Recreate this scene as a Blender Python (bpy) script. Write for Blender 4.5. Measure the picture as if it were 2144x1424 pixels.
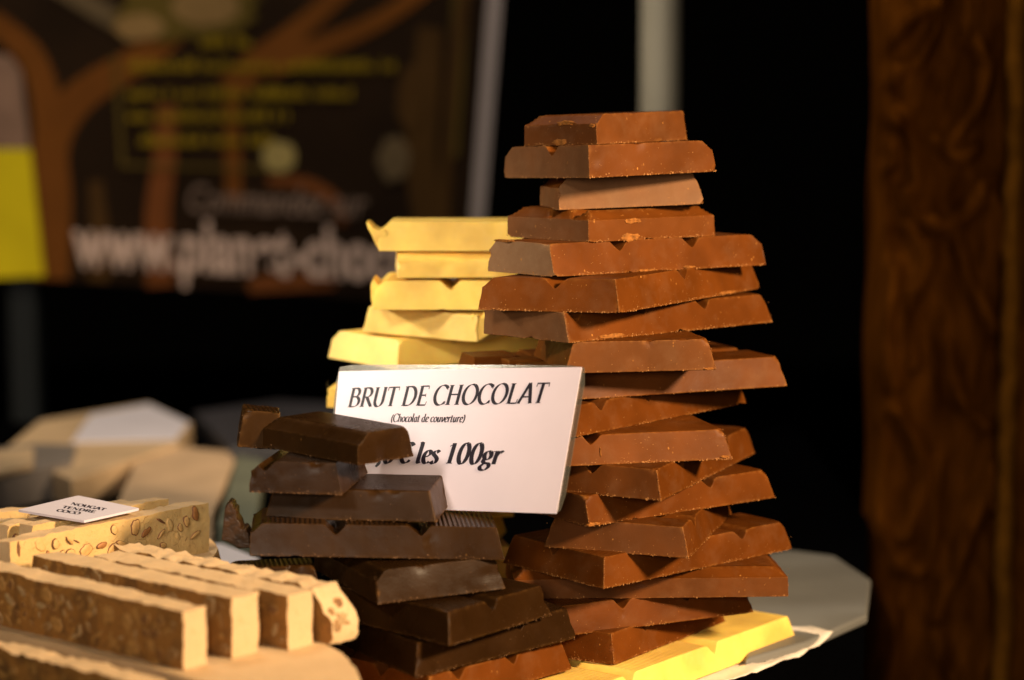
import bpy, bmesh, math, random
from mathutils import Vector, Matrix, noise

# ------------------------------------------------------------------ camera, world, light
scene = bpy.context.scene
for o in list(bpy.data.objects): bpy.data.objects.remove(o)
COL = scene.collection
LENS = 82.0; PITCH = math.radians(6.9); ZC = 0.432
cam_d = bpy.data.cameras.new('camera'); cam = bpy.data.objects.new('camera', cam_d); COL.objects.link(cam)
cam.location = (0, 0, ZC); cam.rotation_euler = (math.pi/2 - PITCH, 0, 0)
cam_d.lens = LENS; cam_d.sensor_width = 36; cam_d.clip_start = .01; cam_d.clip_end = 100
cam_d.dof.use_dof = True; cam_d.dof.focus_distance = 1.585; cam_d.dof.aperture_fstop = 3.2
scene.camera = cam
scene.render.resolution_x = 1024; scene.render.resolution_y = 680
vs = scene.view_settings
vs.view_transform = 'Standard'; vs.look = 'None'; vs.exposure = 0.0; vs.gamma = 1; vs.use_curve_mapping = False
world = bpy.data.worlds.new('World'); scene.world = world; world.use_nodes = True
world.node_tree.nodes['Background'].inputs[0].default_value = (1, .8, .6, 1)
world.node_tree.nodes['Background'].inputs[1].default_value = .0005      # night: hardly any ambient light

def lamp(name, loc, target, size, power, colour):
    l = bpy.data.lights.new(name, 'AREA'); l.shape = 'DISK'; l.size = size; l.energy = power; l.color = colour
    o = bpy.data.objects.new(name, l); COL.objects.link(o); o.location = loc
    o.rotation_euler = (Vector(target) - Vector(loc)).to_track_quat('-Z', 'Y').to_euler(); return o
def spot(name, loc, target, radius, cone, blend, power, colour):
    l = bpy.data.lights.new(name, 'SPOT'); l.shadow_soft_size = radius; l.spot_size = math.radians(cone); l.spot_blend = blend; l.energy = power; l.color = colour
    o = bpy.data.objects.new(name, l); COL.objects.link(o); o.location = loc
    o.rotation_euler = (Vector(target) - Vector(loc)).to_track_quat('-Z', 'Y').to_euler(); return o
spot('stall_spotlight', (1.12, .74, .86), (-.02, 1.52, .31), .11, 56, 1.0, 246, (1, .725, .44))     # warm stall spotlight on the right
spot('stall_spotlight_left', (-.62, .28, 1.0), (-.15, 1.70, .21), .12, 21, .6, 66, (1, .89, .74))      # narrower one on the left
spot('stall_spotlight_side', (-1.3, 1.42, .80), (-.11, 1.72, .27), .08, 15, .7, 75, (1, .90, .74))      # small one far left, on the rear stack
lamp('stall_lamp_front', (-.12, -.25, .56), (-.03, 1.6, .2), .35, 13.5, (1, .84, .66))      # lamp on the customer's side
lamp('added_lamp_back', (-.45, 2.15, 1.6), (-.45, 2.85, .35), .4, 14, (1, .85, .66))      # unseen lamp, added to brighten the banner and the boxes

# ------------------------------------------------------------------ pixel helpers (photo 2144 x 1424)
FPX = LENS/36*2144; SP, CP = math.sin(PITCH), math.cos(PITCH); CAM = Vector((0, 0, ZC))
def ray(x, y):
    a = (x-1072)/FPX; b = (712-y)/FPX
    d = Vector((a, CP+b*SP, -SP+b*CP)); return d/d.y
def at(x, y, Y): return CAM + ray(x, y)*Y
def at_z(x, y, z):
    r = ray(x, y); return CAM + r*((z-ZC)/r.z)
def at_plane(x, y, p0, n):
    r = ray(x, y); return CAM + r*((p0-CAM).dot(n)/r.dot(n))
def px_of(p):
    q = p-CAM; f = q.y*CP-q.z*SP; return 1072+FPX*q.x/f, 712-FPX*(q.y*SP+q.z*CP)/f

# ------------------------------------------------------------------ object helpers
def link(name, me, parent=None, label=None, cat=None, group=None, kind=None):
    o = bpy.data.objects.new(name, me); COL.objects.link(o)
    if parent is not None: o.parent = parent
    if label: o['label'] = label
    if cat: o['category'] = cat
    if group: o['group'] = group
    if kind: o['kind'] = kind
    return o
def mesh(name, vs_, fs, mats, smooth=False, matidx=None):
    me = bpy.data.meshes.new(name); me.from_pydata([tuple(v) for v in vs_], [], fs); me.update()
    for m in (mats if isinstance(mats, (list, tuple)) else [mats]): me.materials.append(m)
    if matidx:
        for p, i in zip(me.polygons, matidx): p.material_index = i
    if smooth:
        for p in me.polygons: p.use_smooth = True
    return me
def box_geo(x0, x1, y0, y1, z0, z1):
    v = [(x0,y0,z0),(x1,y0,z0),(x1,y1,z0),(x0,y1,z0),(x0,y0,z1),(x1,y0,z1),(x1,y1,z1),(x0,y1,z1)]
    return v, [(0,3,2,1),(4,5,6,7),(0,1,5,4),(1,2,6,5),(2,3,7,6),(3,0,4,7)]
def prism_geo(pts, z0, z1):
    """pts: plan outline, counter-clockwise"""
    n = len(pts); v = [(p[0],p[1],z0) for p in pts]+[(p[0],p[1],z1) for p in pts]
    f = [tuple(range(n-1,-1,-1)), tuple(range(n,2*n))]+[(i,(i+1)%n,n+(i+1)%n,n+i) for i in range(n)]
    return v, f
def bevel(o, w, seg=2, ang=50):
    m = o.modifiers.new('bevel', 'BEVEL'); m.width = w; m.segments = seg; m.limit_method = 'ANGLE'; m.angle_limit = math.radians(ang)
    m.harden_normals = True; return m

# ------------------------------------------------------------------ materials
class NT:
    def __init__(s, name):
        s.m = bpy.data.materials.new(name); s.m.use_nodes = True; s.t = s.m.node_tree; s.b = s.t.nodes['Principled BSDF']
    def n(s, typ, **k):
        nd = s.t.nodes.new('ShaderNode'+typ)
        for a, v in k.items():
            if a.startswith('i_'):
                key = a[2:]; key = int(key) if key.isdigit() else key.replace('_', ' ')
                nd.inputs[key].default_value = v
            else: setattr(nd, a, v)
        return nd
    def l(s, a, b): s.t.links.new(a, b)
    def noise(s, scale, detail=3, rough=.55, src='Object', vec=None):
        if vec is None: vec = s.n('TexCoord').outputs[src]
        nd = s.n('TexNoise'); nd.inputs['Scale'].default_value = scale; nd.inputs['Detail'].default_value = detail; nd.inputs['Roughness'].default_value = rough
        s.l(vec, nd.inputs['Vector']); return nd.outputs['Fac']
    def ramp(s, fac, a, b, ca=(0,0,0,1), cb=(1,1,1,1)):
        r = s.n('ValToRGB'); r.color_ramp.elements[0].position = a; r.color_ramp.elements[1].position = b
        r.color_ramp.elements[0].color = ca; r.color_ramp.elements[1].color = cb; s.l(fac, r.inputs[0]); return r.outputs[0]
    def mix(s, fac, a, b):
        m = s.n('Mix', data_type='RGBA')
        for sock, v in ((m.inputs[0], fac), (m.inputs[6], a), (m.inputs[7], b)):
            if isinstance(v, (int, float)): sock.default_value = v
            elif isinstance(v, tuple): sock.default_value = v if len(v) == 4 else v+(1,)
            else: s.l(v, sock)
        return m.outputs[2]
    def math(s, op, a, b=0.0):
        m = s.n('Math', operation=op)
        for sock, v in ((m.inputs[0], a), (m.inputs[1], b)):
            if isinstance(v, (int, float)): sock.default_value = v
            else: s.l(v, sock)
        return m.outputs[0]
    def bump(s, h, strength, dist, normal=None):
        b = s.n('Bump'); b.inputs['Strength'].default_value = strength; b.inputs['Distance'].default_value = dist
        s.l(h, b.inputs['Height'])
        if normal: s.l(normal, b.inputs['Normal'])
        return b.outputs[0]
    def out(s, col=None, rough=None, normal=None):
        for k, v in (('Base Color', col), ('Roughness', rough), ('Normal', normal)):
            if v is None: continue
            if isinstance(v, tuple): s.b.inputs[k].default_value = v if len(v) == 4 else v+(1,)
            elif isinstance(v, (int, float)): s.b.inputs[k].default_value = v
            else: s.l(v, s.b.inputs[k])
        return s.m
def plain(name, col, rough=.6, var=.15, scale=60, bump=0.0, spec=.5):
    t = NT(name); t.b.inputs['Specular IOR Level'].default_value = spec; f = t.noise(scale, 4)
    c = t.mix(t.ramp(f, .3, .7), tuple(x*(1-var) for x in col), tuple(min(1, x*(1+var)) for x in col))
    nn = t.bump(f, .5, bump) if bump else None
    return t.out(c, rough, nn)

def chocolate(name, base, bloom_and_light, speck, rough=.42, speck_amt=1.0, sss=0.0, rib=1.0, spec=.30):
    t = NT(name); tc = t.n('TexCoord'); oi = t.n('ObjectInfo')
    off = t.n('VectorMath', operation='ADD'); t.l(tc.outputs['Object'], off.inputs[0])
    sc = t.n('VectorMath', operation='SCALE'); t.l(oi.outputs['Random'], sc.inputs['Scale']); sc.inputs[0].default_value = (7.3, 3.1, 5.7)
    t.l(sc.outputs[0], off.inputs[1]); vec = off.outputs[0]
    big = t.noise(28, 3, .5, vec=vec); mid = t.noise(140, 5, .65, vec=vec); fine = t.noise(900, 3, .6, vec=vec)
    dark = tuple(x*.80 for x in base); lite = tuple(min(1, x*1.16) for x in base)
    c = t.mix(t.ramp(big, .35, .68), dark, lite)
    # every slab a little lighter or darker than the next
    hv = t.n('HueSaturation'); t.l(c, hv.inputs['Color'])
    t.l(t.math('ADD', t.math('MULTIPLY', oi.outputs['Random'], .28), .86), hv.inputs['Value']); c = hv.outputs[0]
    # matt bloom on scuffed or broken sides, side light painted on white ends, dull smears
    at_ = t.n('Attribute', attribute_name='bloom_and_light')
    smear = t.math('MULTIPLY', t.ramp(t.noise(55, 4, .6, vec=vec), .50, .76), .10)
    bl = t.math('MINIMUM', t.math('ADD', smear, t.math('MULTIPLY', at_.outputs['Fac'], t.math('ADD', .62, t.math('MULTIPLY', mid, .6)))), 1.0)
    c = t.mix(bl, c, bloom_and_light)
    # light dust flecks and scratches
    mp = t.n('Mapping'); mp.inputs['Scale'].default_value = (1, 1, .55); mp.inputs['Rotation'].default_value = (.3, .5, .2); t.l(vec, mp.inputs['Vector'])
    vo = t.n('TexVoronoi'); vo.inputs['Scale'].default_value = 330; vo.inputs['Randomness'].default_value = 1; t.l(mp.outputs[0], vo.inputs['Vector'])
    dots = t.math('MULTIPLY', t.math('LESS_THAN', vo.outputs['Distance'], .19), t.ramp(t.noise(95, 3, .6, vec=vec), .60, .68))
    c = t.mix(t.math('MULTIPLY', dots, .75*speck_amt), c, speck)
    # worn, dusty edges
    pt = t.n('NewGeometry').outputs['Pointiness']
    worn = t.math('MULTIPLY', t.ramp(pt, .515, .60), t.ramp(t.noise(240, 3, .6, vec=vec), .42, .62))
    c = t.mix(t.math('MULTIPLY', worn, .55*min(1, speck_amt+.2)), c, speck)
    rr = t.math('ADD', t.math('ADD', rough-.16, t.math('ADD', t.math('MULTIPLY', mid, .18), t.math('MULTIPLY', big, .16))), t.math('MULTIPLY', bl, .18))
    # moulded fine ribs on the upper side only
    sep = t.n('SeparateXYZ'); t.l(tc.outputs['Normal'], sep.inputs[0]); mask = t.math('GREATER_THAN', sep.outputs[2], .96)
    sx = t.n('SeparateXYZ'); t.l(tc.outputs['Object'], sx.inputs[0])
    wave = t.math('MULTIPLY', t.math('ABSOLUTE', t.math('SINE', t.math('MULTIPLY', sx.outputs[0], math.pi/.0032))), mask)
    n1 = t.bump(t.math('ADD', t.math('MULTIPLY', mid, .5), t.math('MULTIPLY', fine, .3)), .4, .0005)
    n1 = t.bump(t.noise(38, 2, .5, vec=vec), .3, .0016, n1)
    n2 = t.bump(wave, 1.0*rib, .0011, n1)
    t.b.inputs['Specular IOR Level'].default_value = spec
    if sss:
        t.b.inputs['Subsurface Weight'].default_value = sss; t.b.inputs['Subsurface Radius'].default_value = (1, .6, .2); t.b.inputs['Subsurface Scale'].default_value = .004
    return t.out(c, rr, n2)

M_MILK  = chocolate('milk_chocolate', (.104, .0278, .0036), (.285, .165, .085), (.46, .19, .04), rough=.38, spec=.035)
M_DARK  = chocolate('dark_chocolate', (.0215, .0086, .0021), (.060, .031, .013), (.25, .115, .03), rough=.28, speck_amt=.4, spec=.05)
M_WHITE = chocolate('white_chocolate', (.94, .575, .118), (.95, .72, .34), (.92, .70, .25), rough=.42, speck_amt=.25, sss=.2, spec=.12)
M_CRUMB_MILK = plain('milk_chocolate_crumb', (.36, .15, .036), .8, .3, 900)
M_CRUMB_DARK = plain('dark_chocolate_crumb', (.17, .08, .03), .8, .35, 900)
M_CRUMB_WHITE = plain('white_chocolate_crumb', (.85, .66, .32), .7, .2, 900)

M_FLAKE = plain('milk_chocolate_scale', (.25, .092, .018), .7, .45, 420, .0012, spec=.1)
M_DARK_BREAK = plain('dark_chocolate_break', (.030, .0125, .0040), .35, .5, 260, .0015, spec=.3)

# ------------------------------------------------------------------ the setting
M_CLOTH = plain('black_cloth', (.0012, .0012, .0014), 1.0, .3, 300); M_CLOTH.node_tree.nodes['Principled BSDF'].inputs['Specular IOR Level'].default_value = 0.0
M_FLOOR = plain('dark_floor', (.004, .0038, .0035), 1.0, .3, 8); M_FLOOR.node_tree.nodes['Principled BSDF'].inputs['Specular IOR Level'].default_value = 0.0
link('floor', mesh('floor', *box_geo(-6, 6, -1.5, 9, -.80, -.75), M_FLOOR), kind='structure')
link('tabletop', mesh('tabletop', *prism_geo([(-1.3, .7), (.105, .7), (.335, 2.16), (.335, 2.75), (-1.3, 2.75)], -.04, 0), M_CLOTH), kind='structure')

# ------------------------------------------------------------------ chocolate slabs
def lines(L, grooves, w, ends, step=.0036):
    s = {0.0, L}
    k = max(2, round(L/step))
    base = [L*i/k for i in range(1, k)]
    spec = []
    for g in list(grooves)+[e for e, on in zip((0.0, L), ends) if on]:
        spec += [g+w*f for f in (-1, -.72, -.45, -.22, -.08, 0, .08, .22, .45, .72, 1)]
    spec = [x for x in spec if 1e-6 < x < L-1e-6]
    for x in base:
        if all(abs(x-y) > step*.35 for y in spec): s.add(x)
    for x in spec: s.add(x)
    s = sorted(s); r = [s[0]]
    for x in s[1:]:
        if x-r[-1] > 1e-5: r.append(x)
    return r
DRAFT = {'m': .27, 'd': .20, 's': .03, 'v': .015, 'r': .04}
ROUGH = {'m': .00012, 'd': .0002, 's': .00055, 'v': .0002, 'r': .0009}
def slab(name, A, B, C, T, kinds, gu, gv, mat, crumb_mat, label, cat, group, bloom_and_light=(0,0,0,0), crumbs=(60, 60), seed=1, bev=.0008, gd=.31, gw=.34, crumb_size=1.0, reach=None):
    """A near lower corner, B lower right end, C lower left end; kinds = (face A-B, face A-C, end at B, end at C):
    m moulded, d broken in a groove but sloping, s snapped along a groove, v cut upright, r raw break"""
    rnd = random.Random(seed); A, B, C = Vector(A), Vector(B), Vector(C)
    U, V = B-A, C-A; LB, LC = U.length, V.length; U.normalize(); V.normalize(); N = U.cross(V).normalized()
    kB, kC, eB, eC = kinds
    def frac(gs, P, D, L):
        out = []
        if gs == 'auto':
            k = round(L/.05); return [L*i/k for i in range(1, k)] if k > 1 else []
        for x in gs:
            lo, hi = 0.0, 1.0; f = lambda t: px_of(P+D*L*t+N*T)[0]
            inc = f(1) > f(0)
            for _ in range(30):
                m = (lo+hi)/2
                if (f(m) < x) == inc: lo = m
                else: hi = m
            if .02 < lo < .98: out.append(lo*L)
        return out
    gu = frac(gu, A, U, LB); gv = frac(gv, A, V, LC)
    w = gw*T; dep = gd*T
    halves_u = (kC in 'sd', eB in 'sd'); halves_v = (kB in 'sd', eC in 'sd')
    ul = lines(LB, gu, w, halves_u); vl = lines(LC, gv, w, halves_v)
    gus = gu+[x for x, on in zip((0, LB), halves_u) if on]; gvs = gv+[x for x, on in zip((0, LC), halves_v) if on]
    def g(d):
        r = .0012; return max(0.0, 1-(math.sqrt(d*d+r*r)-r)/(w*.93))
    so = Vector((seed*1.37, seed*.71, seed*2.3))
    def h(u, v):
        d = max([g(u-x) for x in gus]+[g(v-x)*(1 if not reach else max(0, min(1, (reach-u/LB)*6))) for x in gvs]+[0.0])
        return T-dep*d+noise.noise(Vector((u*45, v*45, 0))+so)*.00025
    def P(u, v, z):
        a, b = DRAFT[kC]*z, DRAFT[eB]*z; c, d = DRAFT[kB]*z, DRAFT[eC]*z
        uu = a+(u/LB)*(LB-a-b); vv = c+(v/LC)*(LC-c-d)
        return U*uu+V*vv+N*z
    def rough(u, v):
        r = 0
        if v < 1e-6: r = max(r, ROUGH[kB])
        if u < 1e-6: r = max(r, ROUGH[kC])
        if u > LB-1e-6: r = max(r, ROUGH[eB])
        if v > LC-1e-6: r = max(r, ROUGH[eC])
        return r
    vs_, fs, blo = [], [], []; idx = {}
    chips = []
    for _ in range(rnd.randint(5, 8)):
        if rnd.random() < .55: uv = (rnd.random()*LB, 0) if rnd.random() < .6 else (0, rnd.random()*LC)
        else: uv = rnd.choice(((0, 0), (LB, 0), (0, LC)))
        z = rnd.choice((0, T, T, T*.5)); chips.append((P(uv[0], uv[1], z), rnd.uniform(.0022, .0052)))
    mid_ = U*(LB/2)+V*(LC/2)+N*(T/2)
    def disp(p, a):
        for c, r in chips:
            d = (p-c).length
            if d < r: p = p+((mid_-p).normalized()+N*((mid_-p).dot(N)/T))*(r-d)*(.38+.5*noise.noise(p*700+so))
        q = noise.noise_vector(p*95+so)+.6*noise.noise_vector(p*260+so)
        q -= N*q.dot(N)*.75
        return p+q*a
    nu, nv = len(ul), len(vl)
    for i, u in enumerate(ul):
        for j, v in enumerate(vl):
            z = h(u, v); r = rough(u, v); p = P(u, v, z)
            if r > .0005: z -= abs(noise.noise(Vector((u*160, v*160, 3))+so))*r*1.2; p = P(u, v, z)
            idx[i, j] = len(vs_); vs_.append(disp(p, r) if r else p)
    for i in range(nu-1):
        for j in range(nv-1):
            fs.append((idx[i,j], idx[i+1,j], idx[i+1,j+1], idx[i,j+1])); blo.append(0.0)
    ring = [(i,0) for i in range(nu-1)]+[(nu-1,j) for j in range(nv-1)]+[(i,nv-1) for i in range(nu-1,0,-1)]+[(0,j) for j in range(nv-1,0,-1)]
    side = [0]*(nu-1)+[2]*(nv-1)+[3]*(nu-1)+[1]*(nv-1)      # AB, end B, end C, AC
    R = 7; rows = [[idx[q] for q in ring]]
    for k in range(1, R+1):
        row = []
        for (i, j) in ring:
            u, v = ul[i], vl[j]; z = h(u, v)*(1-k/R); row.append(len(vs_)); r = rough(u, v)
            p = P(u, v, z)
            if k == R: p = p+(U*(noise.noise(Vector((u*120, v*120, 8))+so))+V*(noise.noise(Vector((u*120, v*120, 18))+so)))*.0004
            vs_.append(disp(p, r))
        rows.append(row)
    m = len(ring)
    for k in range(R):
        for q in range(m):
            fs.append((rows[k][(q+1)%m], rows[k][q], rows[k+1][q], rows[k+1][(q+1)%m])); blo.append(bloom_and_light[side[q]])
    fs.append(tuple(reversed(rows[R]))); blo.append(0.0)
    ctr = U*(LB/2)+V*(LC/2)
    Y = N.cross(U); rot = Matrix((U, Y, N)).transposed(); inv = rot.transposed()
    me = mesh(name, [inv@(p-ctr) for p in vs_], fs, mat, True)
    a = me.attributes.new('bloom_and_light', 'FLOAT', 'FACE')
    for i, x in enumerate(blo): a.data[i].value = x
    o = link(name, me, None, label, cat, group); o.matrix_world = Matrix.Translation(A+ctr)@rot.to_4x4()
    bevel(o, bev)
    # crumbs clinging to the lower edges and faces seen from the front
    cv, cf = [], []
    def crumb(p, s, flat):
        b = len(cv); e = [Vector((rnd.uniform(-1,1), rnd.uniform(-1,1), rnd.uniform(-1,1))).normalized()*s*rnd.uniform(.5,1.1) for _ in range(6)]
        dirs = [Vector(d) for d in ((1,0,0),(-1,0,0),(0,1,0),(0,-1,0),(0,0,1),(0,0,-1))]
        for d, q in zip(dirs, e):
            x = d*s*rnd.uniform(.5,1.3)+q*.5; x -= flat*x.dot(flat)*.6; cv.append(inv@(p+x-ctr))
        for t in ((0,2,4),(2,1,4),(1,3,4),(3,0,4),(2,0,5),(1,2,5),(3,1,5),(0,3,5)): cf.append(tuple(b+i for i in t))
    for n_, (D, L, E, kd) in zip([int(1.9*x) for x in crumbs], ((U, LB, V, kB), (V, LC, U, kC))):
        nf = D.cross(N) if D is U else N.cross(D)
        c0 = [rnd.random() for _ in range(5)]
        for _ in range(n_):
            low = rnd.random() < .66
            t = rnd.random() if rnd.random() < .5 else min(.995, max(.005, rnd.choice(c0)+rnd.gauss(0, .035)))
            z = abs(rnd.gauss(0, .0009)) if low else rnd.random()**1.6*T*.85
            p = D*L*t+E*(DRAFT[kd]*z)+N*z+nf*.0001
            crumb(p, crumb_size*(rnd.uniform(.00018, .00062) if low else rnd.uniform(.00012, .00036)), nf)
    for _ in range((crumbs[0]+crumbs[1])//4):      # upright corner and upper rim
        z = rnd.random()*T; crumb(U*(DRAFT[kC]*z)+V*(DRAFT[kB]*z)+N*z, rnd.uniform(.0002, .00055)*crumb_size, N)
    if cv: link('crumbs', mesh('crumbs', cv, cf, crumb_mat), o, kind='stuff')
    o['_f'] = 0; del o['_f']
    return o, (A, U, V, N, LB, LC, T, kinds, ctr, inv)
def flake(info, parent, face, t, zf, length, height, mat, seed=0, lift=.0006, name='shaving'):
    """a loose scale of chocolate on face 'B' (A-B) or 'C' (A-C)"""
    A, U, V, N, LB, LC, T, kinds, ctr, inv = info; rnd = random.Random(seed)
    D, L, E, kd = (U, LB, V, kinds[0]) if face == 'B' else (V, LC, U, kinds[1])
    nf = U.cross(N) if face == 'B' else N.cross(V)
    z0 = T*zf; c = D*L*t+N*z0+E*(DRAFT[kd]*z0); k = 22; v, f = [], []
    out = []
    for i in range(k):
        a = 2*math.pi*i/k; r = .82+.28*noise.noise(Vector((math.cos(a)*1.6, math.sin(a)*1.6, seed*2.7)))+rnd.uniform(-.1, .1)
        out.append((math.copysign(abs(math.cos(a))**.8, math.cos(a))*length/2*r, math.sin(a)*height/2*(.8+.5*noise.noise(Vector((math.cos(a)*2.2, math.sin(a)*2.2, seed*3.3)))+rnd.uniform(-.12, .12))))
    for layer, (s, d) in enumerate(((1, -.0008), (1, lift*.5), (.72, lift), (0, lift*.8))):
        for x, y in (out if s else [(0, 0)]):
            v.append(c+D*x*s+(N+E*DRAFT[kd])*y*s+nf*(d+(rnd.uniform(0, lift*.5) if layer else 0)))
    for l in range(2):
        for i in range(k): f.append((l*k+i, l*k+(i+1)%k, (l+1)*k+(i+1)%k, (l+1)*k+i))
    for i in range(k): f.append((2*k+i, 2*k+(i+1)%k, 3*k))
    return link(name, mesh(name, [inv@(p-ctr) for p in v], f, mat), parent)

BARS = {"M18": [[0.0692, 1.5419, 0.0232], [0.1562, 1.666, 0.0232], [0.0412, 1.5593, 0.0229]], "M17": [[0.0252, 1.5416, 0.0421], [0.1717, 1.6156, 0.0421], [-0.0154, 1.6219, 0.0421]], "M16": [[0.1918, 1.5848, 0.061], [0.1865, 1.6646, 0.061], [0.001, 1.572, 0.0617]], "M15": [[0.0611, 1.5219, 0.0806], [0.2021, 1.648, 0.0809], [-0.0067, 1.6029, 0.0807]], "M14": [[0.118, 1.5289, 0.0998], [0.1611, 1.6789, 0.1], [0.0215, 1.5639, 0.1002]], "M13": [[0.0519, 1.5372, 0.1196], [0.1885, 1.6419, 0.1195], [0.0158, 1.5842, 0.1197]], "M12": [[0.0991, 1.5271, 0.1391], [0.181, 1.7109, 0.1399], [0.0189, 1.5694, 0.1392]], "M11": [[0.151, 1.5745, 0.1592], [0.1266, 1.6715, 0.1592], [0.025, 1.5428, 0.1592]], "M10": [[0.0344, 1.5374, 0.1789], [0.1725, 1.6939, 0.1801], [-0.0331, 1.5969, 0.1789]], "M9": [[0.0188, 1.5655, 0.1998], [0.1972, 1.6499, 0.199], [-0.0283, 1.6649, 0.1998]], "M8": [[0.1396, 1.5792, 0.2202], [0.1194, 1.6772, 0.2202], [0.0354, 1.5577, 0.2205]], "M7": [[0.0381, 1.5519, 0.2419], [0.1897, 1.6826, 0.2413], [-0.0206, 1.6101, 0.2415]], "M6": [[0.0715, 1.5437, 0.2631], [0.1836, 1.7134, 0.263], [-0.0231, 1.5819, 0.2612]], "M5": [[0.0287, 1.5691, 0.285], [0.1837, 1.6802, 0.2833], [-0.0166, 1.6187, 0.2844]], "M4": [[0.0522, 1.5911, 0.3066], [0.145, 1.6635, 0.3056], [-0.0037, 1.6516, 0.3059]], "M3": [[0.0327, 1.6145, 0.3273], [0.1362, 1.6424, 0.3298], [0.0201, 1.6622, 0.3262]], "M2": [[0.0524, 1.5809, 0.3511], [0.1436, 1.6371, 0.3529], [-0.0061, 1.6697, 0.3466]], "M1": [[0.0582, 1.602, 0.3729], [0.1254, 1.6778, 0.3735], [0.0087, 1.6448, 0.3703]], "D8": [[-0.0515, 1.4246, 0.0248], [0.0407, 1.5264, 0.0247], [-0.1182, 1.485, 0.0248]], "D7": [[-0.0607, 1.4249, 0.0459], [0.0437, 1.523, 0.0468], [-0.0867, 1.4662, 0.0461]], "D6": [[-0.0393, 1.4206, 0.0675], [0.0264, 1.5012, 0.0677], [-0.0947, 1.4737, 0.0678]], "D5": [[-0.0847, 1.4411, 0.0894], [-0.004, 1.4844, 0.0896], [-0.1184, 1.5114, 0.0895]], "D4": [[-0.1683, 1.467, 0.1152], [-0.0046, 1.4813, 0.1092], [-0.1788, 1.4882, 0.115]], "D3": [[-0.0489, 1.4861, 0.1328], [-0.0409, 1.5557, 0.1328], [-0.1623, 1.4993, 0.1327]], "D2": [[-0.1091, 1.4734, 0.1534], [-0.0975, 1.5548, 0.1534], [-0.1695, 1.482, 0.1537]], "D1": [[-0.0981, 1.4681, 0.1736], [-0.0639, 1.5027, 0.1735], [-0.1691, 1.5416, 0.1739]], "W6": [[-0.1397, 1.7398, 0.1703], [-0.0606, 1.7028, 0.1705], [-0.1015, 1.8213, 0.1703]], "W5": [[-0.0854, 1.7228, 0.2009], [0.0394, 1.8173, 0.2026], [-0.1424, 1.7909, 0.2015]], "W4": [[-0.0253, 1.7039, 0.2237], [-0.009, 1.7424, 0.2233], [-0.114, 1.7607, 0.2248]], "W3": [[-0.0148, 1.7147, 0.2469], [-0.0147, 1.7947, 0.2469], [-0.1024, 1.7148, 0.2469]], "W2": [[-0.0149, 1.7249, 0.2701], [-0.0192, 1.7948, 0.2701], [-0.0849, 1.7206, 0.2701]], "W1": [[-0.0113, 1.7228, 0.2898], [-0.0102, 1.7828, 0.2898], [-0.0991, 1.7243, 0.2897]]}
def scaled(P, Q, L):
    P, Q = Vector(P), Vector(Q); return P+(Q-P).normalized()*L
BARS['M18'][2] = scaled(BARS['M18'][0], BARS['M18'][2], .075)
BARS['D4'][2] = Vector(BARS['D4'][0])+Vector((-.006, .072, -.001))
for k_, l_ in (('D5', .115), ('D6', .12), ('D7', .11), ('D8', .14)): BARS[k_][2] = scaled(BARS[k_][0], BARS[k_][2], l_)
for k_, e_ in (('W1', .022), ('W2', .02), ('W3', .02)):
    a_, b_, c_ = (Vector(q) for q in BARS[k_]); d_ = (a_-c_).normalized()*e_; BARS[k_] = [a_+d_, b_+d_, c_]
BARS['W4'][1] = scaled(BARS['W4'][0], BARS['W4'][1], .08)

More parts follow.
